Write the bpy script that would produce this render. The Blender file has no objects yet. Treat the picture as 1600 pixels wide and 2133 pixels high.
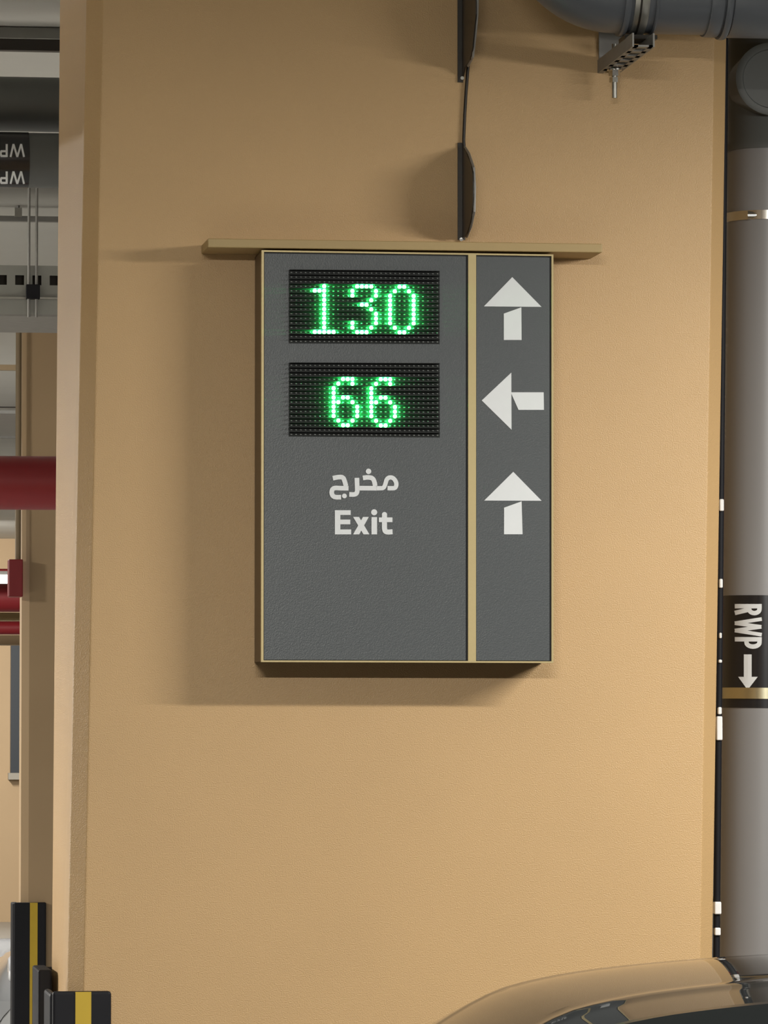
import bpy, math, random
from mathutils import Vector, Matrix
random.seed(4)
scene = bpy.context.scene
COL = scene.collection

# ------------------------------------------------------------------ camera
EYE = Vector((0, 0, 1.75)); YAW = math.radians(7.6); PITCH = math.radians(2.6); FPX = 10000.0
fwd = Vector((math.sin(YAW)*math.cos(PITCH), math.cos(YAW)*math.cos(PITCH), math.sin(PITCH)))
rgt = Vector((math.cos(YAW), -math.sin(YAW), 0)); upv = rgt.cross(fwd)
cam = bpy.data.cameras.new('camera'); camo = bpy.data.objects.new('camera', cam); COL.objects.link(camo)
camo.matrix_world = Matrix.Translation(EYE) @ Matrix((rgt, upv, -fwd)).transposed().to_4x4()
cam.sensor_fit = 'VERTICAL'; cam.sensor_height = 36; cam.lens = FPX/2133*36
cam.clip_start = 0.05; cam.clip_end = 200
scene.camera = camo

# ------------------------------------------------------------------ view, world, lamps
vs = scene.view_settings
vs.view_transform = 'Standard'; vs.look = 'None'; vs.gamma = 1; vs.use_curve_mapping = False
vs.exposure = 0.0
w = bpy.data.worlds.new('world'); scene.world = w; w.use_nodes = True
w.node_tree.nodes['Background'].inputs[0].default_value = (1.0, 0.97, 0.9, 1)
w.node_tree.nodes['Background'].inputs[1].default_value = 0.04

def area(name, loc, target, sx, sy, power, col=(1, 0.97, 0.91), spread=180):
    l = bpy.data.lights.new(name, 'AREA'); l.shape = 'RECTANGLE'; l.size = sx; l.size_y = sy
    l.energy = power; l.color = col; l.spread = math.radians(spread)
    o = bpy.data.objects.new(name, l); COL.objects.link(o); o.location = loc
    d = Vector(target) - Vector(loc)
    z = -d.normalized(); x = Vector((1, 0, 0)); x = (x - z*x.dot(z)).normalized(); y = z.cross(x)
    o.matrix_world = Matrix.Translation(loc) @ Matrix((x, y, z)).transposed().to_4x4()
    return o
# batten lamp to the right in front of the column, hung just above the sign's height
area('batten_lamp', (2.80, 6.66, 2.74), (2.74, 6.85, 1.74), 1.2, 0.06, 86)
# lamps of the driving lane on the camera side and of the bays to the left and behind
area('lane_lamp', (0.3, 2.6, 3.05), (0.3, 2.8, 0), 1.2, 0.12, 370)
area('bay_lamp', (-2.6, 10.6, 2.5), (-2.6, 10.6, 0), 0.12, 1.2, 430)
area('bay_lamp', (-4.2, 14.5, 3.3), (-3.8, 14.8, 0), 0.12, 1.2, 620)
area('bay_lamp', (-1.0, 22, 3.3), (-0.6, 23, 0), 0.12, 1.2, 420)
area('bay_lamp', (0.0, 32, 3.3), (0.2, 34, 0), 0.12, 1.2, 420)
area('bay_lamp', (0.8, 40, 3.3), (1.2, 43, 0), 0.12, 1.2, 300)
area('bay_lamp', (4.5, 13, 3.3), (4.5, 13, 0), 1.2, 0.12, 120)

# ------------------------------------------------------------------ pixel -> place helpers
def ray(px, py):
    return fwd + rgt*((px-800)/FPX) + upv*((1066.5-py)/FPX)
def U(px, py, y):                     # on the plane y = const (parallel to the column's face)
    d = ray(px, py); return EYE + d*((y-EYE.y)/d.y)
def UX(px, py, x):                    # on a plane x = const (square to the column's face)
    d = ray(px, py); return EYE + d*((x-EYE.x)/d.x)

# ------------------------------------------------------------------ materials
def mat(name, col, rough=0.6, metal=0.0, spec=0.5, coat=0.0, var=0.0, vscale=8, bump=0.0, bscale=200, emit=None, estr=0, coat_rough=0.03):
    m = bpy.data.materials.new(name); m.use_nodes = True; nt = m.node_tree; b = nt.nodes['Principled BSDF']
    b.inputs['Base Color'].default_value = (*col, 1); b.inputs['Roughness'].default_value = rough
    b.inputs['Metallic'].default_value = metal; b.inputs['Specular IOR Level'].default_value = spec
    b.inputs['Coat Weight'].default_value = coat; b.inputs['Coat Roughness'].default_value = coat_rough
    tc = nt.nodes.new('ShaderNodeTexCoord')
    if var:
        n = nt.nodes.new('ShaderNodeTexNoise'); n.inputs['Scale'].default_value = vscale; n.inputs['Detail'].default_value = 4
        nt.links.new(tc.outputs['Object'], n.inputs['Vector'])
        mx = nt.nodes.new('ShaderNodeMix'); mx.data_type = 'RGBA'
        mx.inputs[6].default_value = tuple(c*(1-var) for c in col)+(1,); mx.inputs[7].default_value = tuple(min(1, c*(1+var)) for c in col)+(1,)
        nt.links.new(n.outputs['Fac'], mx.inputs[0]); nt.links.new(mx.outputs[2], b.inputs['Base Color'])
    if bump:
        n2 = nt.nodes.new('ShaderNodeTexNoise'); n2.inputs['Scale'].default_value = bscale; n2.inputs['Detail'].default_value = 3
        nt.links.new(tc.outputs['Object'], n2.inputs['Vector'])
        bp = nt.nodes.new('ShaderNodeBump'); bp.inputs['Strength'].default_value = bump; bp.inputs['Distance'].default_value = 0.002
        nt.links.new(n2.outputs['Fac'], bp.inputs['Height']); nt.links.new(bp.outputs[0], b.inputs['Normal'])
    if emit:
        b.inputs['Emission Color'].default_value = (*emit, 1); b.inputs['Emission Strength'].default_value = estr
    return m
M = dict(
    beige=mat('beige_paint', (0.56, 0.362, 0.168), 0.42, var=0.05, vscale=5, bump=0.5, bscale=480),
    beige2=mat('beige_paint_far', (0.44, 0.305, 0.17), 0.6, var=0.06, vscale=2),
    ledge=mat('ledge_paint', (0.42, 0.30, 0.13), 0.5, var=0.05, bump=0.1),
    panel=mat('sign_panel', (0.070, 0.078, 0.082), 0.36, var=0.04, bump=0.2, bscale=480),
    gold=mat('sign_frame', (0.50, 0.40, 0.20), 0.38, metal=0.25, var=0.05, bump=0.05),
    side=mat('sign_side', (0.16, 0.11, 0.06), 0.5),
    gap=mat('sign_gap', (0.01, 0.01, 0.012), 0.6),
    mask=mat('display_mask', (0.010, 0.012, 0.011), 0.55, spec=0.25),
    ledoff_glint=mat('led_off_glint', (0.36, 0.38, 0.36), 0.2),  # pale grey carries the glints on the unlit lenses
    ledon=mat('led_on', (0.1, 0.8, 0.3), 0.3, emit=(0.12, 1.0, 0.22), estr=14),
    louver=mat('louver_plastic', (0.012, 0.014, 0.013), 0.5, spec=0.25),
    white=mat('white_vinyl', (0.72, 0.74, 0.75), 0.5, var=0.03, vscale=40),
    concrete=mat('ceiling_concrete', (0.60, 0.585, 0.54), 0.85, var=0.12, vscale=1.5, bump=0.2, bscale=60),
    floor=mat('floor_epoxy', (0.26, 0.255, 0.24), 0.35, var=0.08, vscale=0.8),
    wallgrey=mat('grey_wall', (0.34, 0.31, 0.26), 0.8, var=0.05),
    pvc=mat('grey_pvc', (0.115, 0.125, 0.14), 0.34, var=0.06, vscale=6),
    pvclight=mat('light_grey_pvc', (0.24, 0.235, 0.235), 0.34, var=0.04, vscale=6),
    pvcdark=mat('dark_grey_pvc', (0.10, 0.105, 0.10), 0.5, var=0.06),
    steel=mat('galvanised_steel', (0.44, 0.43, 0.39), 0.38, metal=0.8, var=0.12, vscale=30),
    steeldull=mat('dull_galvanised_steel', (0.30, 0.29, 0.27), 0.55, metal=0.3, var=0.15, vscale=30),
    brightsteel=mat('zinc_steel', (0.75, 0.74, 0.70), 0.22, metal=1.0),
    brass=mat('clamp_zinc', (0.62, 0.58, 0.40), 0.25, metal=1.0),
    black=mat('black_rubber', (0.009, 0.009, 0.012), 0.6, spec=0.25, var=0.1, vscale=20),
    blackv=mat('black_vinyl', (0.012, 0.012, 0.014), 0.22),
    yellow=mat('yellow_strip', (0.55, 0.37, 0.02), 0.5, var=0.06, vscale=30),
    tan=mat('tan_conduit', (0.26, 0.19, 0.11), 0.6),
    dark=mat('dark_steel', (0.035, 0.03, 0.025), 0.4, metal=0.5),
    red=mat('red_paint', (0.22, 0.010, 0.014), 0.45, var=0.05),
    tray=mat('tray_steel', (0.33, 0.33, 0.30), 0.5, metal=0.2, var=0.08, vscale=10),
    navy=mat('dark_board', (0.022, 0.027, 0.034), 0.4),
    paint=mat('dark_car_paint', (0.022, 0.023, 0.024), 0.5, spec=0.0, coat=1.0, coat_rough=0.012),
    silver=mat('silver_car_paint', (0.28, 0.285, 0.29), 0.3, metal=0.6, coat=1.0),
    glass=mat('dark_car_glass', (0.012, 0.014, 0.015), 0.04),
    lens=mat('lamp_lens', (0.75, 0.76, 0.78), 0.06, metal=0.7),
    redlens=mat('red_lens', (0.35, 0.01, 0.01), 0.1),
    tyre=mat('tyre', (0.02, 0.02, 0.02), 0.8),
    lamp=mat('lamp_diffuser', (0.9, 0.9, 0.9), 0.5, emit=(1, 0.97, 0.92), estr=1.4),
    speck_block=mat('white_speck', (0.93, 0.93, 0.92), 0.25),  # near-white colour stands in for the bright specks
)

M['paint'].node_tree.nodes['Principled BSDF'].inputs['Coat IOR'].default_value = 1.33

# ------------------------------------------------------------------ mesh helpers
class MB:
    def __init__(s): s.v = []; s.f = []
    def add(s, vs_, fs):
        o = len(s.v); s.v += [Vector(p) for p in vs_]; s.f += [[i+o for i in f] for f in fs]; return s
    def box(s, a, b):
        x0, y0, z0 = a; x1, y1, z1 = b
        x0, x1 = sorted((x0, x1)); y0, y1 = sorted((y0, y1)); z0, z1 = sorted((z0, z1))
        return s.add([(x0,y0,z0),(x1,y0,z0),(x1,y1,z0),(x0,y1,z0),(x0,y0,z1),(x1,y0,z1),(x1,y1,z1),(x0,y1,z1)],
                     [(0,3,2,1),(4,5,6,7),(0,1,5,4),(1,2,6,5),(2,3,7,6),(3,0,4,7)])
    def prism(s, pts, vec):           # polygon of 3-D points pushed along vec
        pts = [Vector(p) for p in pts]; vec = Vector(vec); n = len(pts)
        nrm = Vector((0,0,0))
        for i in range(n): nrm += (pts[i]-pts[0]).cross(pts[(i+1) % n]-pts[0])
        if nrm.dot(vec) > 0: pts.reverse()
        return s.add(pts+[p+vec for p in pts], [list(range(n)), [n+i for i in reversed(range(n))]] +
                     [(i, n+i, n+(i+1) % n, (i+1) % n)[::-1] for i in range(n)])
    def lathe(s, p, axis, prof, n=48, ref=None):   # prof = [(t along axis, radius)]
        p = Vector(p); a = Vector(axis).normalized()
        r = Vector(ref) if ref else (Vector((0,0,1)) if abs(a.z) < 0.9 else Vector((1,0,0)))
        e1 = (r-a*r.dot(a)).normalized(); e2 = a.cross(e1)
        vs_ = []; fs = []
        for t, rad in prof:
            for i in range(n):
                th = 2*math.pi*i/n; vs_.append(p+a*t+(e1*math.cos(th)+e2*math.sin(th))*max(rad, 1e-5))
        for k in range(len(prof)-1):
            for i in range(n):
                j = (i+1) % n; fs.append((k*n+i, k*n+j, (k+1)*n+j, (k+1)*n+i))
        return s.add(vs_, fs)
    def cyl(s, a, b, r, n=32, r2=None):
        a = Vector(a); b = Vector(b); L = (b-a).length; r2 = r if r2 is None else r2
        return s.lathe(a, b-a, [(0, 0), (0, r), (L, r2), (L, 0)], n)
    def tube(s, pts, r, n=16):        # smooth bent tube through pts
        pts = [Vector(p) for p in pts]; vs_ = []; fs = []; ref = None
        for k, p in enumerate(pts):
            t = (pts[min(k+1, len(pts)-1)]-pts[max(k-1, 0)]).normalized()
            if ref is None: ref = Vector((0,0,1)) if abs(t.z) < 0.9 else Vector((1,0,0))
            e1 = (ref-t*ref.dot(t)).normalized(); ref = e1; e2 = t.cross(e1)
            for i in range(n):
                th = 2*math.pi*i/n; vs_.append(p+(e1*math.cos(th)+e2*math.sin(th))*r)
        for k in range(len(pts)-1):
            for i in range(n):
                j = (i+1) % n; fs.append((k*n+i, k*n+j, (k+1)*n+j, (k+1)*n+i))
        fs.append(list(reversed(range(n)))); m = (len(pts)-1)*n; fs.append([m+i for i in range(n)])
        return s.add(vs_, fs)
    def build(s, name, m, parent=None, base=None, smooth=False, bevel=0):
        if base is None:
            if parent is not None: base = wloc(parent)
            else:
                xs = [p.x for p in s.v]; ys = [p.y for p in s.v]; zs = [p.z for p in s.v]
                base = Vector(((min(xs)+max(xs))/2, (min(ys)+max(ys))/2, min(zs)))
        me = bpy.data.meshes.new(name); me.from_pydata([p-base for p in s.v], [], s.f); me.update()
        me.materials.append(M[m])
        if smooth:
            me.polygons.foreach_set('use_smooth', [True]*len(me.polygons)); me.set_sharp_from_angle(angle=0.65)
        o = bpy.data.objects.new(name, me); COL.objects.link(o)
        if parent is not None: o.parent = parent; o.location = base-wloc(parent)
        else: o.location = base
        if bevel:
            b = o.modifiers.new('bevel', 'BEVEL'); b.width = bevel; b.segments = 2; b.limit_method = 'ANGLE'
        return o
def wloc(o):
    l = Vector(o.location)
    while o.parent: o = o.parent; l = l+Vector(o.location)
    return l
def thing(name, label, cat, loc, group=None):
    o = bpy.data.objects.new(name, None); COL.objects.link(o); o.location = loc; o.empty_display_size = 0.05
    return tag(o, label, cat, group)
def tag(o, label, cat, group=None):
    o['label'] = label; o['category'] = cat
    if group: o['group'] = group
    return o
def struct(o): o['kind'] = 'structure'; return o
def copy_part(o, parent, name=None):
    c = o.copy(); COL.objects.link(c); c.parent = parent; return c

def stroke2(pts, wd, caps=True):
    """2-D strokes: list of convex quads (and joints) of width wd along pts."""
    out = []; pts = [Vector(p) for p in pts]; n = len(pts); L = []; R = []
    for i, p in enumerate(pts):
        if i == 0: t = (pts[1]-p).normalized(); m = Vector((-t.y, t.x)); k = 1
        elif i == n-1: t = (p-pts[i-1]).normalized(); m = Vector((-t.y, t.x)); k = 1
        else:
            t0 = (p-pts[i-1]).normalized(); t1 = (pts[i+1]-p).normalized(); n0 = Vector((-t0.y, t0.x)); n1 = Vector((-t1.y, t1.x))
            m = (n0+n1).normalized(); k = min(2.2, 1/max(0.3, m.dot(n0)))
        L.append(p+m*wd/2*k); R.append(p-m*wd/2*k)
    for i in range(n-1): out.append([L[i], L[i+1], R[i+1], R[i]])
    return out
def arc2(cx, cy, rx, ry, a0, a1, n=10):
    return [(cx+rx*math.cos(math.radians(a0+(a1-a0)*i/n)), cy+ry*math.sin(math.radians(a0+(a1-a0)*i/n))) for i in range(n+1)]
def disc2(cx, cy, r, n=20): return [(cx+r*math.cos(2*math.pi*i/n), cy+r*math.sin(2*math.pi*i/n)) for i in range(n)]
def smooth2(pts, k=3):                # Chaikin
    for _ in range(k):
        q = [pts[0]]
        for a, b in zip(pts, pts[1:]):
            q += [(a[0]*.75+b[0]*.25, a[1]*.75+b[1]*.25), (a[0]*.25+b[0]*.75, a[1]*.25+b[1]*.75)]
        pts = q+[pts[-1]]
    return pts

# ================================================================== the setting
CEIL = 3.5; F = 8.17                  # F: the column's front face
struct(MB().box((-14, -4, -0.2), (16, 46, 0)).build('floor', 'floor'))
struct(MB().box((-14, -4, CEIL), (16, 46, CEIL+0.3)).build('ceiling', 'concrete'))
struct(MB().box((-14, 44, 0), (16, 44.3, CEIL)).build('wall_back', 'beige2'))
struct(MB().box((-14.3, -4, 0), (-14, 46, CEIL)).build('wall_left', 'wallgrey'))
struct(MB().box((16, -4, 0), (16.3, 46, CEIL)).build('wall_right', 'wallgrey'))

# ------------------------------------------------------------------ the column
def edge(p0, p1, y):                  # a column edge through two pixels on the plane y; returns x at height z
    a = U(*p0, y); b = U(*p1, y)
    return lambda z: a.x+(b.x-a.x)*(z-a.z)/(b.z-a.z)
DEP = 0.70; CH = 0.027
eFL = edge((215, 0), (178, 1900), F); eFR = edge((1488, 80), (1460, 1900), F); eBL = edge((125, 0), (109, 1900), F+DEP-CH)
def colsec(z):
    l = eFL(z); r = eFR(z); bl = eBL(z)
    return [(l, F), (r, F), (r+CH, F+CH), (r+CH, F+DEP-CH), (r, F+DEP), (bl+CH, F+DEP), (bl, F+DEP-CH), (l-CH, F+CH)]
mb = MB(); lo = colsec(0); hi = colsec(CEIL); n = 8
mb.add([(x, y, 0) for x, y in lo]+[(x, y, CEIL) for x, y in hi],
       [list(reversed(range(n))), [n+i for i in range(n)]]+[(i, (i+1) % n, n+(i+1) % n, n+i) for i in range(n)])
tag(mb.build('column', 'beige', bevel=0.002), 'wide beige painted column with chamfered corners behind the LED sign', 'column')

# background column
FB = 20.0
xl = U(46, 1300, FB).x; zb = CEIL
mb = MB(); pl = [(xl+.03, FB), (xl+1.2, FB), (xl+1.2, FB+.17), (xl, FB+.17), (xl, FB+.03)]
mb.add([(x, y, 0) for x, y in pl]+[(x, y, CEIL) for x, y in pl],
       [[4,3,2,1,0],[5,6,7,8,9]]+[(i, (i+1) % 5, 5+(i+1) % 5, 5+i) for i in range(5)])
tag(mb.build('column', 'beige2'), 'distant beige column half hidden behind the red pipe at left', 'column')

# ------------------------------------------------------------------ the sign
E = 0.115; YS = F-E
def S(px, py, off=0): return U(px, py, YS-off)
def poly(mb, px, off, th):            # printed / built shape on the sign, px polygon
    base = [U(x, y, YS) for x, y in px]
    return mb.prism([p+Vector((0, -off, 0)) for p in base], (0, th, 0))
TL, TR, BL, BR = (545, 521), (1153, 530), (544, 1379), (1153, 1381)
def sp(u, v):                         # bilinear on the sign's face in pixels; u, v in 0..1
    return ((TL[0]*(1-u)+TR[0]*u)*(1-v)+(BL[0]*(1-u)+BR[0]*u)*v, (TL[1]*(1-u)+TR[1]*u)*(1-v)+(BL[1]*(1-u)+BR[1]*u)*v)
Wp, Hp = 608.0, 856.0
def rect(x0, y0, x1, y1):             # sign rectangle from nominal pixel offsets
    f = lambda x, y: sp((x-545)/Wp, (y-525.0)/Hp)
    return [f(x0, y0), f(x1, y0), f(x1, y1), f(x0, y1)]
sign = thing('led_guidance_sign', 'dark grey parking guidance sign with green LED numbers and white arrows', 'sign', S(849, 1380)+Vector((0, E/2, 0)))
mb = MB(); poly(mb, rect(546, 526.5, 1152, 1379.5), -0.006, 0.107); mb.build('housing', 'side', sign)
for r in (rect(545, 525, 550, 1381), rect(1149, 525, 1153, 1381), rect(550, 525, 1149, 528.5), rect(550, 1377.5, 1149, 1381)):
    mb = MB(); poly(mb, r, 0.0, 0.012); mb.build('frame', 'gold', sign)
mb = MB(); poly(mb, rect(975.5, 528.5, 992, 1377.5), 0.0, 0.010); mb.build('divider', 'gold', sign)
mb = MB(); poly(mb, rect(550, 528.5, 1149, 1377.5), -0.0055, 0.002); mb.build('backing', 'gap', sign)
lp = MB(); poly(lp, rect(551.5, 531.5, 971, 1376), -0.0025, 0.003); lpo = lp.build('message_panel', 'panel', sign)
rp = MB(); poly(rp, rect(993, 531.5, 1145.5, 1376), -0.0025, 0.003); rpo = rp.build('arrow_panel', 'panel', sign)
def mark(name, polys, parent, m='white'):
    mb = MB()
    for i, p in enumerate(polys): poly(mb, p, -0.0017+i*0.00001, 0.0008)
    return mb.build(name, m, parent)
mark('arrow', [[(1067.5, 577), (1128.5, 639), (1008.5, 638)], [(1050, 653), (1086.5, 640), (1087, 708), (1050, 708)]], rpo)
mark('arrow', [[(1004, 834), (1065.5, 776), (1066, 895)], [(1065, 817), (1133, 817), (1133.6, 853.6), (1080.6, 853.6), (1067, 823)]], rpo)
mark('arrow', [[(1069.6, 982.7), (1128.7, 1043), (1009, 1042.6)], [(1050.5, 1057.4), (1087, 1044.2), (1089, 1112.8), (1050.4, 1112.8)]], rpo)
T = lambda ps: [(640+x/6.667, 960+y/6.667) for x, y in ps]
def letter(strokes, discs=(), polys=(), wd=62):
    out = []
    for st in strokes: out += [T(q) for q in stroke2(st, wd)]
    out += [T(disc2(*d)) for d in discs]; out += [T(p) for p in polys]
    return mark('letter', out, lpo)
letter([smooth2([(1118, 378), (1165, 380), (1232, 378), (1245, 300), (1190, 225), (1110, 235), (1085, 330), (1062, 378), (1010, 380), (968, 380)])], wd=60)
letter([smooth2([(775, 236), (850, 226), (915, 240), (938, 300), (945, 348)]), [(728, 378), (975, 380)]], [(853, 145, 38)], wd=64)
letter([smooth2([(692, 235), (695, 340), (700, 430), (672, 468), (585, 465)])], wd=64)
letter([smooth2([(358, 240), (430, 224), (500, 225), (522, 280), (540, 350)]), smooth2([(575, 380), (470, 380), (360, 372), (335, 440), (365, 505), (472, 504)])], [(518, 487, 33)], wd=64)
letter([], [], [[(387, 685), (462, 685), (462, 1020), (387, 1020)], [(462, 685), (606, 685), (606, 750), (462, 750)], [(462, 815), (600, 815), (600, 880), (462, 880)], [(462, 952), (612, 952), (612, 1020), (462, 1020)]])
letter([], [], [[(640, 778), (722, 778), (866, 1020), (784, 1020)], [(777, 778), (857, 778), (724, 1020), (640, 1020)]])
letter([], [(932, 713, 42)], [[(895, 780), (972, 780), (972, 1020), (895, 1020)]])
letter([smooth2([(1075, 732), (1075, 850), (1075, 960), (1100, 990), (1187, 984)])], [(1075, 745, 36)], [[(998, 785), (1185, 785), (1185, 850), (998, 850)]], wd=70)
# ---- LED modules
PAT1 = {3: [7,14,15,16,17,23,24], 4: [5,6,7,13,18,22,25], 5: [7,13,18,21,26], 6: [7,17,21,26], 7: [7,15,16,21,26], 8: [7,17,21,26], 9: [7,18,21,26],
        10: [7,18,21,26], 11: [7,13,18,21,26], 12: [7,13,17,22,25], 13: [5,6,7,8,9,14,15,16,23,24]}
six = {3: [11,12,13], 4: [10,13], 5: [9], 6: [9], 7: [9,11,12], 8: [9,10,13], 9: [9,14], 10: [9,14], 11: [9,14], 12: [10,13], 13: [11,12]}
PAT2 = {r: c+[x+8 for x in c] for r, c in six.items()}
def dome(mb, c, rx, rz, dep, n=10):
    prof = [(0, 1.0), (0.45, 0.9), (0.8, 0.6), (1.0, 0.0)]; vs_ = []; fs = []
    for t, q in prof[:-1]:
        for i in range(n):
            th = 2*math.pi*i/n; vs_.append((c.x+rx*q*math.cos(th), c.y-dep*t, c.z+rz*q*math.sin(th)))
    vs_.append((c.x, c.y-dep, c.z)); k = len(vs_)-1
    for a in range(2):
        for i in range(n):
            j = (i+1) % n; fs.append((a*n+i, a*n+j, (a+1)*n+j, (a+1)*n+i))
    for i in range(n): fs.append((2*n+i, 2*n+(i+1) % n, k))
    mb.add(vs_, fs)
led0 = None; LEDW = 0.13
for (a, b, c, d), pat in ((((602, 562), (916, 565), (916, 716.5), (602, 715)), PAT1), (((602, 755.5), (916, 757), (916.5, 911), (602, 909)), PAT2)):
    def g(u, v): return (a[0]*(1-u)*(1-v)+b[0]*u*(1-v)+c[0]*u*v+d[0]*(1-u)*v, a[1]*(1-u)*(1-v)+b[1]*u*(1-v)+c[1]*u*v+d[1]*(1-u)*v)
    mb = MB(); poly(mb, [a, b, c, d], -0.0018, 0.0025); mod = mb.build('display_module', 'mask', sign)
    off = MB()
    for r in range(16):
        for cc in range(32):
            q = U(*g((cc+.5)/32, (r+.5)/16), YS)+Vector((0, 0.0018, 0))
            if cc in pat.get(r, []):
                if led0 is None:
                    m1 = MB(); dome(m1, Vector((0, 0, 0)), 0.0036, 0.0034, 0.0042)
                    led0 = m1.build('led', 'ledon', mod, base=Vector((0, 0, 0)), smooth=True); o = led0
                else: o = copy_part(led0, mod)
                o.location = q-wloc(mod)
                l = bpy.data.lights.new('led_light', 'POINT'); l.energy = LEDW; l.color = (0.02, 1.0, 0.16); l.shadow_soft_size = 0.0015
                lo_ = bpy.data.objects.new('led_light', l); COL.objects.link(lo_); lo_.location = q+Vector((0, -0.0065, 0))
            else: dome(off, q+Vector((0, 0, -0.0005)), 0.0021, 0.0011, 0.003, 6)  # unlit domes flattened to the size of their glints
        mb = MB(); y0 = r/16+0.06/16
        pA = U(*g(0.004, y0), YS); pB = U(*g(0.996, y0), YS)
        mb.prism([pA+Vector((0, 0.0018, 0.0004)), pB+Vector((0, 0.0018, 0.0004)), pB+Vector((0, 0.0018, -0.0004)), pA+Vector((0, 0.0018, -0.0004))], (0, -0.011, 0))
        mb.build('louver', 'louver', mod)
    o = off.build('unlit_led', 'ledoff_glint', mod, smooth=True); o['kind'] = 'stuff'

# ledge above the sign
zt = U(840, 502, YS).z; zbm = U(840, 520.5, YS).z; xa = U(433, 510, YS).x; xb = U(1255, 512, YS).x
mb = MB(); mb.box((xa, YS+0.001, zbm), (xb, F, zt))
tag(mb.build('mounting_ledge', 'ledge', bevel=0.0015), 'long beige ledge fixed to the column directly above the sign', 'ledge')

# half-round dark plates and the cable above the sign
X0 = U(962, 400, F).x
def bracket(label, outline, strip, screw, hl):
    z1 = U(962, strip[0], F).z; z0 = U(962, strip[1], F).z
    root = thing('bracket_plate', label, 'bracket', (X0, F, z0), 'dark half-round bracket plates above the sign')
    MB().box((X0-0.0075, F-0.004, z0), (X0+0.002, F, z1)).build('wall_strip', 'dark', root)
    pts = [UX(px, py, X0) for px, py in outline]
    pts = [Vector((X0, min(F-0.001, p.y), p.z)) for p in pts]
    MB().prism(pts, (0.0022, 0, 0)).build('plate', 'dark', root)
    s = U(*screw, F-0.006); MB().cyl(s+Vector((-0.002, 0.006, 0)), s+Vector((-0.002, -0.003, 0)), 0.0032, 12).build('screw', 'brightsteel', root, smooth=True)
    mb = MB(); mb.tube([p+Vector((0.0035, 0, 0)) for p in [UX(x, y, X0) for x, y in hl]], 0.0022, 8); mb.build('edge_highlight', 'steeldull', root, smooth=True)  # paler tube along the rim stands in for its highlight
sm = smooth2([(962, 305), (967, 309), (976, 330), (984, 352), (985, 385), (985, 420), (983, 445), (978, 470), (970, 492), (962, 497)], 1)
bracket('lower dark half-round plate projecting from the column just above the ledge', [(962, 299)]+sm+[(962, 500)], (298, 500), (963, 499), [(964, 306), (973, 320), (983, 350), (985, 390), (984, 440), (977, 472), (968, 493)])
bracket('upper dark half-round plate reaching out of the picture above the cable', [(962, -70)]+[(972, -66), (984, -45), (991, -10), (991, 30), (987, 70), (984, 100), (979, 124), (968, 140)]+[(962, 165)], (-72, 172), (965, 163), [(973, -66), (985, -44), (991, -8), (990, 30), (986, 75), (981, 118), (971, 137)])
pts = [U(x, y, F-0.006) for x, y in ((978, 60), (977, 110), (975, 140), (971, 190), (968, 240), (966, 290), (968, 330), (970, 380), (971, 420), (968, 470), (966, 500))]
tag(MB().tube(pts, 0.0028, 10).build('cable', 'dark', smooth=True), 'thin dark cable running down the column between the two half-round plates', 'cable')

# ------------------------------------------------------------------ rainwater stack at the right of the column
YP = 8.58; RP = 0.082
ptop = U(1518, 100, YP); pbot = U(1500, 1900, YP)
def pxc(z): return ptop.x+(pbot.x-ptop.x)*(z-ptop.z)/(pbot.z-ptop.z)+RP*1.015
P0 = Vector((pxc(0), YP, 0)); P1 = Vector((pxc(CEIL), YP, CEIL)); AX = (P1-P0).normalized()
def zpy(py): return U(1580, py, YP-RP).z
def pc(z): return Vector((pxc(z), YP, z))
stack = thing('rainwater_pipe', 'grey vertical rainwater pipe with black arrow label beside the column', 'pipe', P0)
zj = zpy(300)
MB().cyl(P0, pc(zj), RP, 64).build('pipe_shaft', 'pvclight', stack, smooth=True)
MB().lathe(pc(zj-0.006), AX, [(0, RP), (0, RP+0.004), (0.012, RP+0.004), (0.016, RP+0.001), (zpy(80)-zj, RP+0.001), (zpy(70)-zj, RP), (CEIL-zj, RP)], 64).build('fitting', 'pvcdark', stack, smooth=True)  # shade of the upper zone put into this darker grey, cap included
cc = U(1606, 165, YP-RP-0.02)
MB().lathe(cc+Vector((0, RP, 0)), (0, -1, 0), [(0, 0.062), (RP-0.006, 0.062), (RP-0.002, 0.066), (RP+0.006, 0.066), (RP+0.008, 0.062), (RP+0.008, 0.054), (RP+0.005, 0.052), (RP+0.005, 0)], 48).build('access_cap', 'pvcdark', stack, smooth=True)
zb0, zb1 = zpy(1475), zpy(1240)
band = MB().lathe(pc(zb0), AX, [(0, RP), (0, RP+0.0012), (zb1-zb0, RP+0.0012), (zb1-zb0, RP)], 64).build('label_band', 'blackv', stack, smooth=True)
def clamp(py0, py1, m, bpx):
    z0, z1 = zpy(py1), zpy(py0)
    c = MB().lathe(pc(z0), AX, [(0, RP), (0, RP+0.004), (z1-z0, RP+0.004), (z1-z0, RP)], 64).build('clamp', m, stack, smooth=True)
    q = U(bpx, (py0+py1)/2, YP-RP)
    MB().cyl(q+Vector((-0.008, 0.02, 0)), q+Vector((0.05, 0.006, 0)), 0.0085, 16).build('clamp_bolt', m, c, smooth=True)
clamp(437, 456, 'brightsteel', 1572); clamp(1433, 1456, 'brass', 1574)
def on_pipe(px, py, rad):             # where the ray meets the pipe
    d = ray(px, py); c = Vector((pxc(zpy(py)), YP)); dx, dy = d.x, d.y; fx, fy = EYE.x-c.x, EYE.y-c.y
    A = dx*dx+dy*dy; B = 2*(fx*dx+fy*dy); C = fx*fx+fy*fy-rad*rad; D = max(0, B*B-4*A*C)
    return EYE+d*((-B-math.sqrt(D))/(2*A))
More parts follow.
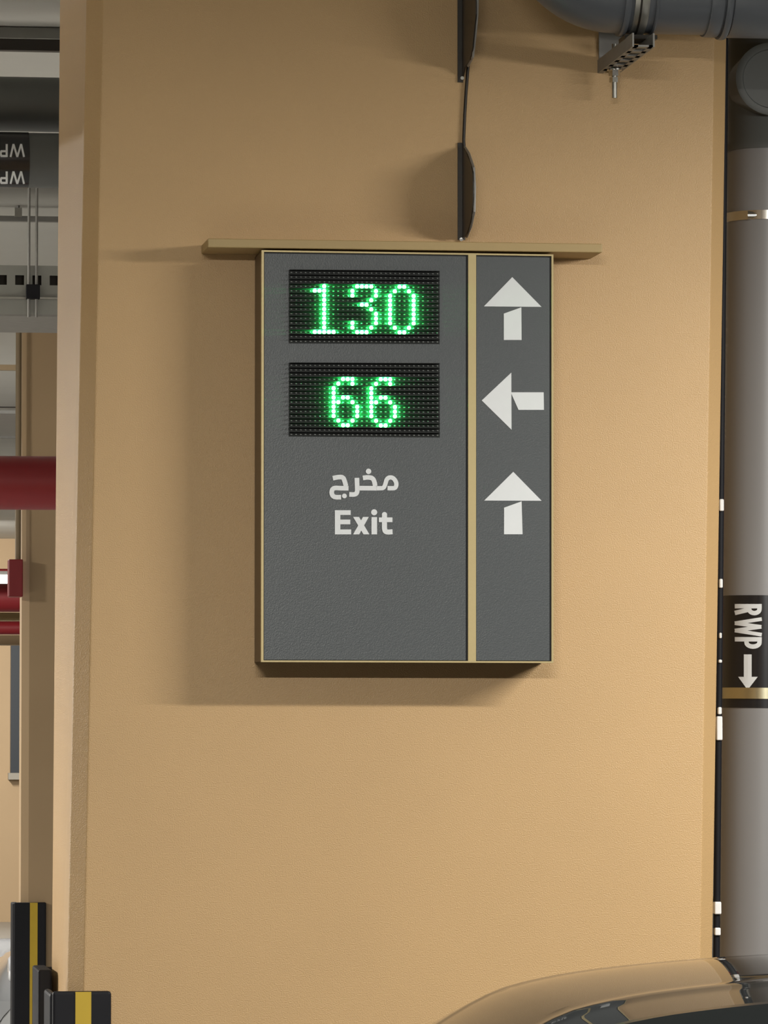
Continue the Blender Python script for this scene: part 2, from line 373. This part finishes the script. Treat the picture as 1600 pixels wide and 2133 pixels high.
def wrap_mark(name, strokes, wd, polys=(), to=lambda p: (1400+p[0]/3.555, 980+p[1]/3.555), parent=band, surf=on_pipe, rad=RP+0.0018, m='white', step=10):
    mb = MB()
    quads = list(polys)
    for st in strokes:
        dn = []
        for p, q in zip(st, st[1:]):
            k = max(1, int(math.hypot(q[0]-p[0], q[1]-p[1])/step)); dn += [(p[0]+(q[0]-p[0])*i/k, p[1]+(q[1]-p[1])*i/k) for i in range(k)]
        dn.append(st[-1]); quads += stroke2(dn, wd)
    for qd in quads:
        pts = [surf(*to(p), rad) for p in qd]; mb.add(pts, [list(range(len(pts)))])
    return mb.build(name, m, parent)
bowl = lambda a0, a1, h0, h1: [(h1, a0)]+[(h1, a0+(a1-a0)*.45)]+[((h0+h1)/2+(h1-h0)/2*math.cos(t), a0+(a1-a0)*.45+(a1-a0)*.55*math.sin(t)) for t in [math.pi*i/10 for i in range(1, 10)]]+[(h0, a0+(a1-a0)*.45), (h0, a0)]
wrap_mark('letter', [[(465, 1005), (665, 1005)], bowl(1005, 1056, 572, 648), [(572, 1030), (465, 1055)]], 33)
wrap_mark('letter', [[(665, 1100), (465, 1131)], [(465, 1131), (662, 1158)], [(662, 1158), (465, 1185)], [(465, 1185), (665, 1216)]], 27)
wrap_mark('letter', [[(465, 1250), (665, 1250)], bowl(1250, 1304, 552, 648)], 33)
hd = [[(490+ (560-490)*i/8, 1528+97*i/8), (635-(635-560)*i/8, 1528+97*i/8), (635-(635-560)*(i+1)/8, 1528+97*(i+1)/8), (490+(560-490)*(i+1)/8, 1528+97*(i+1)/8)] for i in range(8)]
hd2 = []
for a, b, c, d in hd:
    for k in range(6):
        l = lambda p, q, t: (p[0]+(q[0]-p[0])*t, p[1]+(q[1]-p[1])*t)
        hd2.append([l(a, b, k/6), l(a, b, (k+1)/6), l(d, c, (k+1)/6), l(d, c, k/6)])
wrap_mark('arrow', [[(547, 1362), (547, 1530)], [(575, 1362), (575, 1530)]], 30, hd2)

# made-up dark rod with white blocks, standing in for bright specks in the gap
xg = U(1501.5, 1050, F+0.2).x; c0 = U(1493.5, 1900, F+0.2)
gx = lambda z: xg+(c0.x-xg)*(z-U(1501.5, 1050, F+0.2).z)/(c0.z-U(1501.5, 1050, F+0.2).z)
gp = lambda py: Vector((gx(U(1495, py, F+0.2).z), F+0.2, U(1495, py, F+0.2).z))
speck_rod = thing('conduit', 'slim black conduit with white clips in the gap between column and pipe', 'conduit', Vector((gx(0), F+0.2, 0)))
MB().cyl((gx(0), F+0.2, 0), (gx(CEIL), F+0.2, CEIL), 0.006, 12).build('conduit_tube', 'black', speck_rod, smooth=True)  # added carrier for the white blocks
for y0, y1, wpx in ((1040, 1065, 9), (1206, 1225, 7), (1318, 1330, 5), (1374, 1381, 7), (1473, 1488, 8), (1492, 1542, 12), (1878, 1904, 14), (1932, 1948, 12)):
    a = gp(y1); b = gp(y0); ww = wpx*8.6e-4/2
    MB().box((a.x-ww, F+0.188, a.z), (a.x+ww, F+0.208, b.z)).build('speck_block', 'speck_block', speck_rod, bevel=0.002)

# ------------------------------------------------------------------ horizontal pipe in front of the column's top
YH = 7.93; RH = 0.08
zl = U(1300, 69, YH).z+RH; xbend = U(1283, 0, YH).x
hp = thing('drain_pipe', 'large grey horizontal drain pipe with elbow crossing the top of the column', 'pipe', (xbend, YH, zl-RH))
xr = U(1455, 0, YH).x
MB().cyl((xbend, YH, zl), (3.4, YH, zl), RH, 64).build('pipe_run', 'pvc', hp, smooth=True)
RB = 0.113; cpt = Vector((xbend, YH, zl+RB)); re_ = RH
pts = [Vector((xbend+0.03, YH, zl))]+[cpt+Vector((-RB*math.sin(t), 0, -RB*math.cos(t))) for t in [math.pi/2*i/18 for i in range(19)]]
pts.append(Vector((xbend-RB, YH, CEIL)))
mb = MB(); mb.tube(pts, RH, 64); mb.build('elbow', 'pvc', hp, smooth=True)
def collar(x0, x1, r, nm='coupling', m='pvc'):
    return MB().lathe((x0, YH, zl), (1, 0, 0), [(0, RH-0.001), (0.0, r), (0.003, r+0.001), (x1-x0-0.003, r+0.001), (x1-x0, r), (x1-x0, RH-0.001)], 64).build(nm, m, hp, smooth=True)
xx = lambda px: U(px, 60, YH).x
collar(xx(1466), xx(1494), RH+0.003); collar(xx(1497), xx(1510), RH+0.007, 'coupling_ring'); collar(xx(1514), xx(1640), RH+0.003)
collar(xx(1288), xx(1300), RH+0.0045, 'elbow_socket_ring'); collar(xx(1352), xx(1358), RH+0.0035, 'elbow_socket_ring')
cl = collar(xx(1308), xx(1338), RH+0.0035, 'pipe_clamp', 'steel')
collar(xx(1318), xx(1322), RH+0.0055, 'clamp_rib', 'dark')
# strut bracket under the pipe, square to the column
f_ = U(1268, 150, F-0.004); strutx = f_.x; ztop = zl-RH-0.0125; hs = 0.023; ws = 0.019
sb = thing('strut_bracket', 'slotted galvanised strut arm with threaded rod holding the drain pipe', 'bracket', (strutx, F, ztop-hs))
y0 = 7.84
segs = []
MB().box((strutx-ws, y0, ztop-hs), (strutx-ws+0.003, F, ztop)).build('channel_side', 'steeldull', sb)
MB().box((strutx+ws-0.003, y0, ztop-hs), (strutx+ws, F, ztop)).build('channel_side', 'steeldull', sb)
k = 6; pit = (F-y0)/k; mb = MB()
for i in range(k):
    ya = y0+i*pit
    mb.box((strutx-ws+0.003, ya, ztop-hs), (strutx+ws-0.003, ya+pit*0.4, ztop-hs+0.003))
mb.box((strutx-ws+0.003, y0, ztop-hs), (strutx-0.009, F, ztop-hs+0.003)); mb.box((strutx+0.009, y0, ztop-hs), (strutx+ws-0.003, F, ztop-hs+0.003))
mb.build('slotted_web', 'steeldull', sb)
MB().box((strutx-ws+0.002, F-0.006, ztop-0.002), (strutx+ws+0.006, F, ztop+0.05)).build('base_plate', 'steeldull', sb)
yr = F-0.06; rz = U(1267, 204, yr).z; nz = ztop-hs
MB().cyl((strutx, yr, rz), (strutx, yr, ztop+0.02), 0.0045, 12).build('threaded_rod', 'steel', sb, smooth=True)
MB().cyl((strutx, yr, nz-0.003), (strutx, yr, nz), 0.013, 20).build('washer', 'brightsteel', sb, smooth=True)
MB().cyl((strutx, yr, nz-0.013), (strutx, yr, nz-0.003), 0.010, 6).build('nut', 'brightsteel', sb)
MB().cyl((strutx, yr, nz-0.024), (strutx, yr, nz-0.015), 0.009, 6).build('nut', 'brightsteel', sb)
MB().box((strutx-0.02, YH-0.03, ztop-0.001), (strutx+0.035, YH+0.03, ztop+0.006)).build('saddle', 'dark', sb)

# ------------------------------------------------------------------ corner guards
def guard(label, xo, x1, yfront, zt, th, yl, sx0, sx1, inner):
    """L-shaped guard: front wing from xo to x1 at yfront, side wing back to yl"""
    root = thing('corner_guard', label, 'corner guard', (xo+th, yfront+th, 0))
    yf = yfront
    MB().box((xo+0.004, yf, 0), (x1, yf+th, zt)).build('front_wing', 'black', root, bevel=0.005)
    MB().box((xo, yf+th, 0), (xo+th*0.9, yl, zt-0.004)).build('side_wing', 'black', root, bevel=0.005)
    if inner: MB().box((xo+th*0.9, yf+th, 0), (xo+th*0.9+0.012, yf+th+0.02, zt-0.006)).build('filler', 'black', root)
    if sx1 > sx0:
        MB().box((sx0, yf-0.0015, 0), (sx1, yf+0.002, zt-0.001)).build('stripe', 'yellow', root)
    return root
yfg = F-0.014
zg = U(160, 2065, yfg).z
guard('black corner guard with bright yellow stripe on the sign column', U(104, 2090, yfg).x, U(232, 2090, yfg).x, yfg, zg, 0.0135, F+0.15, U(157, 2090, yfg).x, U(190, 2090, yfg).x, False)
yb = F+DEP-0.16; xo = U(79, 2080, yb).x; zg2 = U(95, 2020, yb).z
root = thing('corner_guard', 'plain black corner guard on the far edge of the sign column', 'corner guard', (xo, F+DEP, 0))
MB().box((xo, yb, 0), (eBL(0)-0.001, F+DEP+0.014, zg2)).build('side_wing', 'black', root, bevel=0.004)
MB().box((xo, F+DEP+0.0015, 0), (xo+0.16, F+DEP+0.014, zg2-0.003)).build('front_wing', 'black', root, bevel=0.004)
yfb = FB-0.03
guard('black corner guard with dull yellow stripe on the distant column', U(27, 2000, yfb).x, U(96, 2000, yfb).x, yfb, U(60, 1880, yfb).z, 0.029, FB+0.16, U(62, 2000, yfb).x, U(78, 2000, yfb).x, False)

# ------------------------------------------------------------------ services in the background, left
def xpipe(name, label, cat, py0, py1, y, m, x0=-6, x1=1.6, parent=None):
    za = U(60, py1, y).z; zb_ = U(60, py0, y).z; r = (zb_-za)/2
    o = MB().cyl((x0, y, (za+zb_)/2), (x1, y, (za+zb_)/2), r, 40).build(name, m, parent, smooth=True)
    if label: tag(o, label, cat)
    return o, r, (za+zb_)/2
MBx = lambda py0, py1, y, dep, x0=-6, x1=2.0: MB().box((x0, y, U(60, py1, y).z), (x1, y+dep, U(60, py0, y).z))
tag(MBx(57, 80, 11.9, 0.06, -6, 3).build('cable_trunking', 'tray'), 'pale grey trunking along the ceiling above the dark conduit', 'trunking')
tag(MBx(81, 105, 11.85, 0.03, -6, 3).build('flat_conduit', 'dark'), 'dark flat conduit running just under the pale ceiling trunking', 'conduit')
xpipe('water_pipe', 'plain dark grey horizontal pipe above the lettered pipe at left', 'pipe', 161, 274, 11.55, 'pvcdark', x1=2.6)
yq = 11.45; za = U(60, 391, yq).z; zb_ = U(60, 277, yq).z; rq = (zb_-za)/2; zq = (za+zb_)/2
wp = thing('water_pipe', 'dark grey horizontal pipe with upside-down white letters on black label', 'pipe', (0, yq, za))
MB().cyl((-6, yq, zq), (2.6, yq, zq), rq, 48).build('pipe_run', 'pvcdark', wp, smooth=True)
xbn = U(62, 330, yq-rq).x
wb = MB().lathe((xbn-0.4, yq, zq), (1, 0, 0), [(0, rq), (0, rq+0.0012), (0.4, rq+0.0012), (0.4, rq)], 48).build('label_band', 'blackv', wp, smooth=True)
def on_wp(px, py, rad):
    d = ray(px, py); A = d.y*d.y+d.z*d.z; fy, fz = EYE.y-yq, EYE.z-zq; B = 2*(fy*d.y+fz*d.z); C = fy*fy+fz*fz-rad*rad
    return EYE+d*((-B-math.sqrt(max(0, B*B-4*A*C)))/(2*A))
for ya, yb_ in ((300, 327), (357, 383)):
    wrap_mark('letter', [[(50, yb_), (44, ya)], [(44, ya), (36, yb_)], [(36, yb_), (28, ya)], [(28, ya), (22, yb_)]], 4, to=lambda p: p, parent=wb, surf=on_wp, rad=rq+0.0025, step=3)
    wrap_mark('letter', [[(14, ya), (14, yb_)], [(14, yb_-2), (3, yb_-2), (1, yb_-7), (3, yb_-12), (14, yb_-12)]], 4.5, to=lambda p: p, parent=wb, surf=on_wp, rad=rq+0.0025, step=3)
    wrap_mark('letter', [[(-8, ya), (-8, yb_)], [(-8, yb_-2), (-19, yb_-2), (-21, yb_-7), (-19, yb_-12), (-8, yb_-12)], [(-13, yb_-12), (-20, ya)]], 4.5, to=lambda p: p, parent=wb, surf=on_wp, rad=rq+0.0025, step=3)
# rail and hanger rods
rail = thing('hanger_rail', 'thin horizontal steel rail hung across in front of the pale ceiling', 'rail', U(38, 461, 16))
MBx(450, 461, 16, 0.03, -6, 3).build('rail_bar', 'steeldull', rail)
p = U(38, 452, 15.99); MB().cyl((p.x, p.y, p.z), (p.x, p.y, CEIL), 0.005, 10).build('hanger_rod', 'steeldull', rail, smooth=True)
MB().box((p.x-0.012, p.y-0.012, p.z), (p.x+0.012, p.y, p.z+0.03)).build('rod_clip', 'steel', rail)
tr = thing('cable_tray', 'perforated steel cable tray hung on twin rods above the distant column', 'cable tray', U(60, 655, 15))
z0 = U(60, 655, 15).z; z1 = U(60, 553, 15).z; h = z1-z0
for a, b in ((0, .60), (.80, 1.0)): MB().box((-6, 15, z0+h*a), (3, 15.004, z0+h*b)).build('side_rail', 'tray', tr)
mb = MB(); pitch = 36.0*15e-4; xs0 = U(5, 580, 15).x
for i in range(-6, 12):
    xs = xs0+pitch*i; MB().box((xs+0.014, 15, z0+h*.60), (xs+pitch-0.014, 15.004, z0+h*.80)).build('rail_web', 'tray', tr)
MB().box((-6, 15.03, z0), (3, 15.034, z1)).build('rail_back', 'dark', tr)
MB().box((-6, 15.0, z0-0.006), (3, 15.62, z0)).build('tray_base', 'steeldull', tr)
MB().box((-6, 14.99, z0+h*.31), (3, 15, z0+h*.35)).build('rail_lip', 'steel', tr)
for px in (60, 76):
    q = U(px, 600, 14.985); MB().cyl((q.x, 14.985, z0-0.01), (q.x, 14.985, CEIL), 0.0045, 10).build('hanger_rod', 'steeldull', tr, smooth=True)
a = U(55, 622, 14.97); b = U(83, 593, 14.97); MB().box((a.x, 14.96, a.z), (b.x, 14.998, b.z)).build('rod_clamp', 'black', tr)
for py, wd, m, y, l in ((764, 15, 'tan', 23.0, 'tan conduit across the distant ceiling nearest the cable tray'), (846, 7, 'dark', 26.0, 'thin black conduit across the distant ceiling'),
                        (857, 10, 'steeldull', 26.3, 'grey conduit hugging the ceiling just behind the thin black one'), (910, 6, 'steeldull', 28.6, 'faint grey conduit on the ceiling just above the red main')):
    tag(MBx(py-wd/2, py+wd/2, y, 0.04, -6, 8).build('ceiling_conduit', m), l, 'conduit')
o, r, z = xpipe('sprinkler_main', None, None, 950, 1062, 11.8, 'red', x1=2.8)
tag(o, 'thick dark red sprinkler main running level behind the sign column', 'pipe')
# conduit and red box on the distant column
xc = U(40, 900, 19.9).x
drop = thing('alarm_box', 'small red alarm box fed by a tan conduit at the distant column', 'alarm box', (xc, 19.93, U(33, 1243, 19.9).z))
a = U(18, 1243, 19.9); b = U(48, 1165, 19.9); MB().box((a.x, 19.9, a.z), (b.x, 19.999, b.z)).build('box', 'red', drop, bevel=0.004)
MB().cyl((xc, 19.96, b.z), (xc, 19.96, CEIL), 0.012, 16).build('conduit_tube', 'tan', drop, smooth=True)
for py0, py1, y, m, nm, l in ((1185, 1195, 27.0, 'red', 'sprinkler_branch', 'thinnest red branch pipe just above the small white lamp'), (1216, 1275, 27.2, 'red', 'sprinkler_branch', 'distant thick red pipe just below the small white lamp'),
                          (1294, 1322, 27.4, 'red', 'sprinkler_branch', 'slim red pipe between two tan beams in the distance')):
    xpipe(nm, l, 'pipe', py0, py1, y, m, x0=-6, x1=8)
tag(MBx(1276, 1292, 27.6, 0.2, -6, 8).build('support_beam', 'ledge'), 'tan support bar squeezed between the two distant red pipes', 'beam')
tag(MBx(1323, 1343, 28.0, 0.3, -6, 8).build('support_beam', 'beige2'), 'lowest tan beam under the distant red pipes', 'beam')
lm = thing('batten_light', 'small glowing white batten light between the distant red pipes', 'light', U(5, 1215, 26.8))
a = U(-60, 1215, 26.8); b = U(17, 1197, 26.8); MB().box((a.x, 26.8, a.z), (b.x, 26.86, b.z)).build('diffuser', 'lamp', lm)
MB().box((a.x, 26.81, b.z), (b.x, 26.85, b.z+0.02)).build('housing', 'steeldull', lm)
a = U(22, 1610, 43.9); bd = thing('wall_board', 'dark blue-grey board on the far beige wall beneath the beams', 'board', a)
MB().box((a.x, 43.9, a.z), (a.x+1.4, 44, U(22, 1330, 43.9).z)).build('board_face', 'navy', bd)
MB().box((a.x-0.02, 43.88, a.z-0.06), (a.x+1.42, 44, a.z)).build('board_shade', 'wallgrey', bd)  # grey strip built for the band of shade under the board

# ------------------------------------------------------------------ cars (front towards -x)
def lerp(tab, u):
    if u <= tab[0][0]: return tab[0][1]
    for (a, za), (b, zb_) in zip(tab, tab[1:]):
        if u <= b: return za+(zb_-za)*(u-a)/(b-a)
    return tab[-1][1]
sil = [(868, 2131), (900, 2110), (935, 2089), (975, 2068), (1016, 2051), (1068, 2037), (1144, 2021.5), (1220, 2010.6), (1315, 2000), (1457, 1988), (1600, 1979)]
YC = 6.90; XF = U(868, 2131, YC).x-1.70
ROOF = []
for px, py in sil:
    q = U(px, py, YC+0.05); ROOF.append((U(px, py, YC+0.05).x-XF, q.z+0.001))
u0, zz0 = ROOF[0]; uE, zE = ROOF[-1]
ROOF = [(1.0, 0.93), (1.2, 1.048), (1.45, 1.187), (1.6, zz0-0.063)]+ROOF+[(uE+.2, zE+.008), (uE+.5, zE+.010), (uE+.9, zE-.012), (uE+1.2, zE-.07), (uE+1.5, zE-.20), (uE+1.85, 1.02)]
def curve(tab, u):                    # smooth (Hermite) version of lerp
    if u <= tab[0][0]: return tab[0][1]
    if u >= tab[-1][0]: return tab[-1][1]
    def sl(i):
        a = tab[max(0, i-1)]; b = tab[min(len(tab)-1, i+1)]; return (b[1]-a[1])/(b[0]-a[0])
    for i in range(len(tab)-1):
        (a, za), (b, zb_) = tab[i], tab[i+1]
        if u <= b:
            h = b-a; t = (u-a)/h
            return (2*t**3-3*t*t+1)*za+(t**3-2*t*t+t)*h*sl(i)+(3*t*t-2*t**3)*zb_+(t**3-t*t)*h*sl(i+1)
def make_car(label, loc, paint):
    root = thing('parked_car', label, 'car', loc); L = Vector(loc)
    TOP = [(0, .56), (.06, .66), (.2, .735), (.5, .81), (.9, .875), (1.15, .93), (1.6, .95), (3.3, .97), (3.9, 1.02), (4.3, 1.0), (4.45, .93), (4.5, .75)]
    HW = [(0, .60), (.05, .70), (.15, .78), (.4, .85), (.9, .885), (3.6, .885), (4.1, .85), (4.35, .78), (4.5, .62)]
    mb = MB(); us = [0, .03, .08, .15, .25, .4, .6, .9, 1.15, 1.6, 2.2, 2.8, 3.3, 3.6, 3.9, 4.1, 4.3, 4.4, 4.47, 4.5]; sec = []
    for u in us:
        w_ = lerp(HW, u); t = lerp(TOP, u); s = [(0, t), (.4*w_, t-.003), (.7*w_, t-.014), (.88*w_, t-.045), (.96*w_, t-.10), (w_, t-.2), (w_, .48), (.98*w_, .36), (.92*w_, .22), (0, .2)]
        sec.append([Vector((u, -a, b)) for a, b in s]+[Vector((u, a, b)) for a, b in s[-2:0:-1]])
    n = len(sec[0]); vs_ = [p+L for s in sec for p in s]
    fs = [(k*n+i, k*n+(i+1) % n, (k+1)*n+(i+1) % n, (k+1)*n+i) for k in range(len(us)-1) for i in range(n)]
    fs += [list(reversed(range(n))), [(len(us)-1)*n+i for i in range(n)]]
    body = mb.add(vs_, fs).build('body', paint, root, smooth=True)
    # roof, glass
    us = [1.0+(ROOF[-1][0]-1.0)*i/110 for i in range(111)]
    vv = [i/32-1 for i in range(65)]
    def rp_(u, v):
        wr = lerp([(1.0, .60), (1.7, .465), (2.6, .455), (3.3, .46), (4.2, .54)], u)
        return Vector((u, wr*v, curve(ROOF, u)-0.031*abs(v)**2+0.0032*math.exp(-((abs(v)-.66)/.04)**2)))+L
    parts = {'roof': ([], paint), 'roof_trim': ([], 'blackv'), 'windscreen': ([], 'glass'), 'rear_window': ([], 'glass')}
    grid = [[rp_(u, v) for v in vv] for u in us]
    for i in range(len(us)-1):
        for j in range(64):
            um = (us[i]+us[i+1])/2; vm = abs(vv[j]+vv[j+1])/2
            k = 'windscreen' if um < 1.60 and vm < .85 else 'rear_window' if um > 3.35 and vm < .85 else 'roof_trim' if vm > .97 else 'roof'
            parts[k][0].append((i*65+j, (i+1)*65+j, (i+1)*65+j+1, i*65+j+1))
    allv = [p for r_ in grid for p in r_]
    for k, (fs, m) in parts.items():
        used = sorted({i for f in fs for i in f}); mp = {i: t for t, i in enumerate(used)}
        o = MB().add([allv[i] for i in used], [[mp[i] for i in f] for f in fs]).build(k, m, root, smooth=True)
    for s in (-1, 1):
        for nm, ua, ub, m in (('side_window', 1.0, 2.33, 'glass'), ('door_pillar', 2.33, 2.42, 'black'), ('side_window', 2.42, 3.35, 'glass'), ('rear_pillar', 3.35, ROOF[-1][0], paint)):
            mb = MB(); st = sorted(set([ua, ub]+[u for u in us if ua < u < ub])); vs_ = []; fs = []
            for u in st:
                tp = rp_(u, s*1.0); zb2 = lerp([(1.0, .90), (2.0, .94), (4.2, .97)], u); wb_ = lerp(HW, u)*.955
                for k in range(5):
                    t = k/4; bul = 0.02*math.sin(math.pi*t)
                    vs_.append(Vector((u+L.x, (tp.y-L.y)*(1-t)+s*wb_*t+s*bul+L.y, tp.z*(1-t)+(min(tp.z, zb2))*t)))
            for i in range(len(st)-1):
                for k in range(4): fs.append((i*5+k, i*5+k+1, (i+1)*5+k+1, (i+1)*5+k))
            mb.add(vs_, fs).build(nm, m, root, smooth=True)
        for u in (.85, 3.6):
            c = L+Vector((u, s*.80, .32))
            wh = MB().lathe(c, (0, s, 0), [(-.1, 0), (-.1, .30), (-.08, .32), (.07, .32), (.09, .30), (.09, .22), (.06, .21)], 32).build('wheel', 'tyre', root, smooth=True)
            MB().lathe(c, (0, s, 0), [(.05, .215), (.085, .21), (.075, .12), (.085, .05), (.085, 0)], 32).build('rim', 'lens', wh, smooth=True)
        c = L+Vector((.12, s*.66, .63)); mb = MB()
        mb.lathe(c+Vector((-.07, 0, 0)), (1, 0, 0), [(0, 0), (.0, .05), (.03, .085), (.16, .09), (.28, .06), (.3, 0)], 20).build('headlamp', 'lens', root, smooth=True)
        mb = MB(); mb.lathe(L+Vector((4.34, s*.66, .8)), (1, 0, 0), [(0, .05), (.1, .085), (.15, .07), (.16, 0)], 20).build('tail_lamp', 'redlens', root, smooth=True)
    return root
make_car('dark glossy car whose curved roof crosses the bottom right corner', (XF+0.065, YC, -0.008), 'paint')
zc = U(0, 1935, 23)
make_car('silver parked car peeking out behind the distant yellow striped guard', (U(-18, 1935, 23.2).x, 23.3, 0), 'silver')
